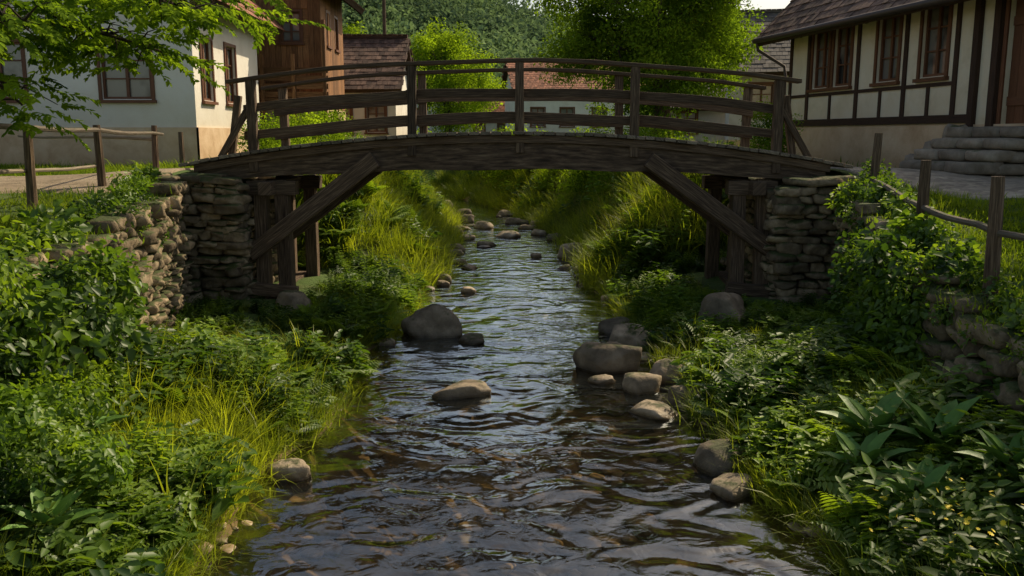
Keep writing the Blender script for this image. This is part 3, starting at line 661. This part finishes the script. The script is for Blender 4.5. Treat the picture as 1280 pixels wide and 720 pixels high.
def instancer(name,pts,rot,scl,idx,c,parent=None,tk=.8,tb=.5,realize=True):
    pts=np.asarray(pts,float); n=len(pts)
    m=bpy.data.meshes.new(name); m.vertices.add(n); m.vertices.foreach_set('co',pts.astype(np.float32).ravel())
    a=m.attributes.new('rot','FLOAT_VECTOR','POINT'); a.data.foreach_set('vector',np.asarray(rot,dtype=np.float32).ravel())
    a=m.attributes.new('scl','FLOAT','POINT'); a.data.foreach_set('value',np.asarray(scl,dtype=np.float32))
    a=m.attributes.new('idx','INT','POINT'); a.data.foreach_set('value',np.asarray(idx,dtype=np.int32))
    tone=np.clip(tb+.38*sn(pts[:,0]+pts[:,2],pts[:,1]+.5*pts[:,2],tk,2.2)+rng.normal(0,.2,n),0,1)
    a=m.attributes.new('tone','FLOAT','POINT'); a.data.foreach_set('value',tone.astype(np.float32))
    o=bpy.data.objects.new(name,m); link(o,parent)
    ng=bpy.data.node_groups.new('inst_'+name,'GeometryNodeTree')
    ng.interface.new_socket('Geometry',in_out='INPUT',socket_type='NodeSocketGeometry'); ng.interface.new_socket('Geometry',in_out='OUTPUT',socket_type='NodeSocketGeometry')
    nn=ng.nodes; gi=nn.new('NodeGroupInput'); go=nn.new('NodeGroupOutput'); ip=nn.new('GeometryNodeInstanceOnPoints'); ci=nn.new('GeometryNodeCollectionInfo')
    ci.inputs['Collection'].default_value=c; ci.inputs['Separate Children'].default_value=True; ci.inputs['Reset Children'].default_value=True
    def na(nm,t):
        q=nn.new('GeometryNodeInputNamedAttribute'); q.data_type=t; q.inputs['Name'].default_value=nm
        return next(s for s in q.outputs if s.enabled and s.name=='Attribute')
    L_=ng.links.new
    L_(gi.outputs[0],ip.inputs['Points']); L_(ci.outputs[0],ip.inputs['Instance']); ip.inputs['Pick Instance'].default_value=True
    L_(na('idx','INT'),ip.inputs['Instance Index']); L_(na('rot','FLOAT_VECTOR'),ip.inputs['Rotation']); L_(na('scl','FLOAT'),ip.inputs['Scale'])
    if realize:
        rz=nn.new('GeometryNodeRealizeInstances'); L_(ip.outputs[0],rz.inputs[0]); L_(rz.outputs[0],go.inputs[0])
    else: L_(ip.outputs[0],go.inputs[0])
    md=o.modifiers.new('scatter','NODES'); md.node_group=ng; return o
def upright(n,t=.15): return np.stack([rng.normal(0,t,n),rng.normal(0,t,n),rng.uniform(0,6.28,n)],1)
def scat(name,x,y,c,s0,s1,tilt=.15,dz=0.,mul=1.,tb=.5):
    n=len(x); instancer(name,np.stack([x,y,H(x,y)+dz],1),upright(n,tilt),rng.uniform(s0,s1,n)*mul,rng.integers(0,len(c.objects),n),c,tb=tb)
def bank(n,y0,y1,emin=.0,emax=None,pw=1.):
    y=rng.uniform(y0,y1,n); sd=rng.choice([-1,1],n); w=W(y,sd); mx=np.where(y<16.5,WX(y)-w-.1,3.2) if emax is None else emax
    e=emin+(mx-emin)*rng.random(n)**pw; x=C(y)+sd*(w+e)
    ok=~((y>12.6)&(y<15.9)&(np.abs(x)>3.2)); return x[ok],y[ok],e[ok]
def low(x,y):
    return 1-.55*sst(9.2,10.6,y)*(1-sst(15.5,17,y))*sst(2.4,3.0,np.abs(x))
def gz(x,y):
    return sn(x,y,.8,7)+.8*np.exp(-((x+2.8)/.6)**2-((y-7.9)/1.3)**2)
x,y,e=bank(3800,2.8,16.5); f=gz(x,y); k=(f>.0)|(e<.25); x,y=x[k],y[k]; scat('grass',x,y,K_grass,.4,.9,.25,mul=low(x,y))
x,y,e=bank(3400,2.8,16.5,.15); f=gz(x,y); k=f<.35; x,y=x[k],y[k]; scat('bank_herbs',x,y,K_herb,.5,1.15,.2,mul=low(x,y),tb=.5)
n=190; x=rng.normal(-2.9,.4,n); y=rng.normal(8.0,.9,n); k=np.abs(x)>2.2; scat('grass',x[k],y[k],K_grass,.7,1.15,.3,tb=.85)
x,y,e=bank(4400,16.5,46,0); scat('grass',x,y,K_grass,.7,1.5,.2,tb=.6)
x,y,e=bank(1300,16.5,46,.5); f=sn(x,y,.5,3); k=f<.2; scat('bank_herbs',x[k],y[k],K_herb,.8,1.6,.2)
x,y,e=bank(160,16.8,26,.6,2.4); k=x>0; scat('tall_seed_grass',x[k],y[k],K_dry,.8,1.2,.1)
x,y,e=bank(600,3,34,-.02,.15); scat('grass',x,y,K_grass,.3,.6,.5)
def lawn(n,xa,xb,ya,yb,excl=None):
    x=rng.uniform(xa,xb,n); y=rng.uniform(ya,yb,n)
    d=np.abs(x-C(y)); ok=d>np.where(y<16.5,WX(y)+.1,3.0)
    if excl is not None: ok&=~excl(x,y)
    return x[ok],y[ok]
inL=lambda x,y:(x<-5)&(y>np.interp(x,[-12,-5],[9.6,11.9]))&(y<np.interp(x,[-12,-5],[14.8,15.7]))
inR=lambda x,y:(x>5)&(y>np.interp(x,[5,6,9],[13.1,11.4,10.6]))&(y<np.interp(x,[5,6.4,7.2,9,30],[15.8,17,17.5,15,14.5]))
x,y=lawn(2800,-12,-4,7,20.9,inL); scat('lawn_grass',x,y,K_lawn,.7,1.5,.1)
x,y=lawn(3000,3.9,8.5,5,14,inR); scat('lawn_grass',x,y,K_lawn,.6,1.3,.1,tb=.6)
x,y=lawn(1500,-7.3,7,16.5,40); scat('lawn_grass',x,y,K_lawn,1.5,3,.1)
x,y=lawn(500,-12,8.5,5,20,lambda x,y:inL(x,y)|inR(x,y)); k=(sn(x,y,1.3,9)>.3); scat('grass',x[k],y[k],K_grass,.3,.55,.2)
x=rng.uniform(-12,-5.3,160); y=rng.uniform(9.5,15.5,160); k=inL(x,y)&(sn(x,y,1.1,5)>.1); scat('lawn_grass',x[k],y[k],K_lawn,.4,.9,.1)
# creepers over walls
P=[];Sx=[]
def cr(n,sd,y0,y1,z0,z1,out=.35,s0=.14,s1=.3,back=.25):
    for _ in range(n):
        y=rng.uniform(y0,y1); x=sd*(float(WX(y))+rng.uniform(-out,back)); z=rng.uniform(z0,z1)
        if abs(x)>float(WX(y)): z=float(H(np.array(x),np.array(y)))+rng.uniform(-.05,.2)
        P.append((x,y,z)); Sx.append(rng.uniform(s0,s1))
cr(300,-1,5.0,8.3,.5,1.9,.5); cr(26,-1,8.3,9.3,.9,2.0,.12,.1,.18); cr(90,-1,9.2,12.8,1.8,2.15,.1,.1,.2,.4); cr(26,-1,10.8,11.2,.4,2.1,.15,.08,.15)
cr(50,-1,8.4,12.6,.2,.5,.4,.12,.2); cr(26,-1,12.3,12.9,.4,1.6,.15,.08,.15)
cr(230,1,8.2,10.2,.5,1.8,.45); cr(70,1,10.2,12.8,1.4,2.0,.15,.12,.22); cr(60,1,10.6,12.4,.3,1.6,.3,.12,.24); cr(100,1,5,7.8,.3,.5,.5); cr(30,1,5.5,8,1.25,1.45,.12,.1,.16,.3); cr(18,1,7.6,8.2,.4,1.5,.3)
cr(50,1,11.2,12.9,1.9,2.2,.3,.12,.24)
for _ in range(110):
    sd=rng.choice([-1,1]); P.append((sd*rng.uniform(3.9,5.3),rng.uniform(12.75,13.0),rng.uniform(.05,.5)))
    if rng.random()<.4: P[-1]=(sd*rng.uniform(4.95,5.5),12.88,rng.uniform(1.0,2.2))
    Sx.append(rng.uniform(.1,.2))
n=len(P); instancer('creeper_foliage',P,upright(n,.5),Sx,rng.integers(0,3,n),K_clump_ivy,tk=1.6,tb=.45)
def bush(name,c,r,n,s,K):
    p=rd(n)*(rng.random(n)**.4)[:,None]*np.array(r)*(1+.25*sn(rng.random(n)*9,rng.random(n)*9))[:,None]+np.array(c)
    instancer(name,p,upright(n,.5),rng.uniform(s*.7,s*1.25,n),rng.integers(0,len(K.objects),n),K,tk=1.4)
bush('shrub',(3.7,23.5,1.9),(1.3,2.2,1.2),140,.42,K_clump_tree)
bush('shrub',(3.0,27,1.8),(1.2,2,1.1),100,.42,K_clump_bright)
bush('shrub',(2.2,32,1.8),(1.4,2.6,1.2),100,.45,K_clump_bright)
bush('shrub',(.2,38,1.9),(1.6,2.2,1.2),90,.5,K_clump_bright)
bush('shrub',(3.4,18.6,1.2),(.9,1.4,.8),90,.3,K_clump_bright)
bush('shrub',(-4.9,18.2,2.5),(.8,1.2,.8),70,.28,K_clump_bright)
bush('shrub',(-5.1,22.5,2.6),(.9,2.0,.9),90,.32,K_clump_bright)
bush('shrub',(-5.6,27,2.7),(1.0,2.0,1.1),90,.35,K_clump_tree)
bush('shrub',(-6.3,42,2.5),(2,3,1.3),100,.5,K_clump_bright)
bush('shrub',(5.6,19.5,2.9),(.5,1.0,.7),50,.25,K_clump_tree)
bush('shrub',(-3.1,5.4,.95),(.5,.8,.35),50,.16,K_clump_ivy)
def tree(name,base,cc,cr_,nl,n,cs,K,tr=.22,lr=.45):
    e=empty(name,base); base=Vector(base); cc=np.array(cc)-np.array(base); m_=MB()
    lob=rd(nl)*(rng.random(nl)**.35)[:,None]*.72*np.array(cr_)+cc
    top=Vector(cc)+Vector((0,0,cr_[2]*.35))
    tp=[Vector((0,0,-.3)),Vector((.05,0,cc[2]*.3)),Vector((-.05,.08,cc[2]*.65)),Vector(cc),top]; m_.tube(tp,[tr*1.3,tr,tr*.85,tr*.55,tr*.15],10)
    for l in lob:
        l=Vector(l); s=tp[2].lerp(tp[3],random.random()); mid=s.lerp(l,.5)+Vector((0,0,-.1*(l-s).length)); m_.tube([s,mid,l],[tr*.38,tr*.22,tr*.08],6)
        for _ in range(3):
            q=l+Vector(rd(1)[0])*min(cr_)*.35; m_.tube([mid.lerp(l,.6),q],[tr*.1,tr*.03],5)
    m_.obj('trunk',M_bark,e,smooth=True)
    w=rng.integers(0,nl,n); p=lob[w]+rd(n)*(rng.random(n)**.4)[:,None]*np.array(cr_)*lr*rng.uniform(.6,1.1,nl)[w][:,None]
    instancer('foliage',p,upright(n,.6),rng.uniform(cs*.6,cs*1.2,n),rng.integers(0,len(K.objects),n),K,e)
tree('maple_tree',(4.4,26.5,2.1),(4.2,26.5,6.3),(3.6,3.0,3.8),34,700,.5,K_clump_tree,.26,.4)
tree('birch_tree',(-3.6,50,2.2),(-3.6,50,6.2),(3.2,2.6,3.2),20,320,.6,K_clump_bright)
tree('garden_tree',(-11.5,62,2.2),(-11.5,62,7.0),(3,3,3.3),14,160,.75,K_clump_bright)
tree('garden_tree',(9.5,48,2.2),(9.5,48,7.0),(4,3.5,4),16,180,.8,K_clump_tree)
tree('garden_tree',(6.5,78,2.2),(6.5,78,6.6),(5,4,4.0),16,180,1.0,K_clump_tree)
tree('unseen_shade_tree',(10.2,10.4,2.2),(9.2,10.4,6.8),(2.2,2.4,2.4),11,80,.5,K_clump_tree)  # out-of-view tree, added to throw shade on the near right bank
e=empty('overhanging_tree',(-8.8,8.6,2.0)); m_=MB(); O=Vector((-8.8,8.6,2.0))
m_.tube([(0,0,-.3),(.1,0,1.5),(0,.1,3.0),(.1,.1,5)],[.28,.22,.2,.14],10)
tw=[];tr_=[];ts=[]
limbs=[[(-8.8,8.6,4.0),(-7,9.0,4.5),(-5.4,9.2,4.5),(-4.0,9.3,4.4),(-3.2,9.3,4.15)],
[(-8.8,8.6,3.9),(-7.2,9.3,4.2),(-5.8,9.6,4.15),(-4.6,9.8,4.05),(-3.8,9.9,3.8)],
[(-8.8,8.6,3.8),(-7.2,8.8,3.9),(-6,8.9,3.8),(-5.2,8.9,3.55),(-4.85,8.9,3.2)],
[(-8.8,8.7,5.2),(-7,9.6,5.2),(-5.5,10.2,5.0),(-4.2,10.6,4.7),(-3.2,10.8,4.45)],
[(-8.8,8.6,4.6),(-7.5,8.2,4.6),(-6,8.2,4.4),(-5.0,8.2,4.1),(-4.3,8.2,3.9)]]
for li,lb in enumerate(limbs):
    pts_=[Vector(p) for p in lb]; m_.tube([p-O for p in pts_],[.1,.06,.04,.025,.01],7)
    for k in range(185 if li!=2 else 120):
        t=rng.uniform(1.2,3.98); a=int(t); p=pts_[a].lerp(pts_[a+1],t-a)
        az=rng.uniform(0,6.28); l=rng.uniform(.1,.6); q=p+Vector((math.cos(az)*l,math.sin(az)*l,-rng.uniform(-.15,.25)))
        if k%3==0: m_.tube([p-O,p.lerp(q,.5)-O+Vector((0,0,.05)),q-O],[.012,.008,.004],5)
        tw.append(q-O); tr_.append((rng.normal(0,.3),rng.uniform(-.2,.6),az+rng.normal(0,.6))); ts.append(rng.uniform(.28,.46))
m_.obj('trunk',M_bark,e,smooth=True)
n=len(tw); instancer('foliage',np.array([tuple(v) for v in tw]),tr_,ts,rng.integers(0,3,n),K_twig,e,tk=1.6,tb=.4)
# distant forest
n=1400; y=rng.uniform(120,290,n); x=rng.uniform(-.33,.42,n)*y
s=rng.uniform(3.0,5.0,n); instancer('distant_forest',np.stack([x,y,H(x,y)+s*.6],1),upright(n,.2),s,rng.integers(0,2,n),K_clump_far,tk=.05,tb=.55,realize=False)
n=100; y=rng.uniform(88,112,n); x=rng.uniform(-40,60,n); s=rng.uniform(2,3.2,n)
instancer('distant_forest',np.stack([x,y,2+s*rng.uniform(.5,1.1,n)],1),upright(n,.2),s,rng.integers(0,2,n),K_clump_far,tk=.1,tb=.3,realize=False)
L_broad=gmat('broad_leaf',[(.3,(.08,.17,.03)),(.7,(.13,.24,.045))],scale=14,rough=.5,bump=.3,bscale=30,bdist=.01)
def broad(x,y,n=14,l0=.22,l1=.38):
    P_=np.zeros((n,3)); az=np.arange(n)*2.4+rng.uniform(-.2,.2,n); el=np.linspace(1.2,.35,n)
    D=np.stack([np.cos(az)*np.cos(el),np.sin(az)*np.cos(el),np.sin(el)],1); N_=np.stack([-np.cos(az)*np.sin(el),-np.sin(az)*np.sin(el),np.cos(el)],1)
    L=rng.uniform(l0,l1,n); P_=P_+D*.12; o=npmesh('broadleaf_plant',*leaves(P_,D,N_,L,L*.5,.12,.3),L_broad); o.location=(x,y,float(H(np.array(x),np.array(y)))+.3); link(o)
broad(2.85,6.6); broad(3.15,6.2,12); broad(2.6,6.2,12,.2,.32); broad(2.75,5.6,13,.2,.3); broad(3.3,5.5,12,.2,.3); broad(-3.2,6.2,12,.2,.3); broad(-2.8,5.0,12,.18,.26)
M_fl=flat('yellow_petal',(.85,.66,.02),.6)
n=8; az=np.arange(n)*6.28/n; o=npmesh('flower_a',*leaves(np.zeros((n,3)),np.stack([np.cos(az),np.sin(az),np.full(n,.4)],1),np.tile([0,0,1.],(n,1)),np.full(n,.019),np.full(n,.012)),M_fl)
K_fl=coll('flowers',[o])
n=55; x=rng.normal(2.62,.18,n); y=rng.normal(5.1,.3,n); instancer('yellow_wildflowers',np.stack([x,y,H(x,y)+rng.uniform(.4,.6,n)],1),upright(n,.5),rng.uniform(.6,1.1,n),np.zeros(n),K_fl)
# ---------------------------------------------------------------- light, sky, camera
az=R(45); el=R(42)
sd=Vector((math.sin(az)*math.cos(el),math.cos(az)*math.cos(el),math.sin(el)))
l=bpy.data.lights.new('sun','SUN'); l.energy=5.0; l.angle=R(.6); l.color=(1,.85,.6)
lo=bpy.data.objects.new('sun',l); lo.rotation_euler=sd.to_track_quat('Z','Y').to_euler(); link(lo)
w=bpy.data.worlds.new('World'); sc.world=w; w.use_nodes=True; nt=w.node_tree
sk=nt.nodes.new('ShaderNodeTexSky'); sk.sky_type='NISHITA'; sk.sun_disc=False; sk.sun_elevation=el; sk.sun_rotation=az; sk.dust_density=2.5; sk.ozone_density=.6
bg=nt.nodes['Background']; bg.inputs[1].default_value=.14; nt.links.new(mixc(nt,1.0,sk.outputs[0],(1,.93,.83),'MULTIPLY'),bg.inputs[0])
cam=bpy.data.cameras.new('camera'); cam.lens=30.94; cam.sensor_width=36; cam.clip_end=3000
co=bpy.data.objects.new('camera',cam); co.location=(0,0,2.9); co.rotation_euler=(R(80.2),0,0); link(co); sc.camera=co
sc.view_settings.view_transform='Standard'; sc.view_settings.look='None'; sc.view_settings.exposure=0
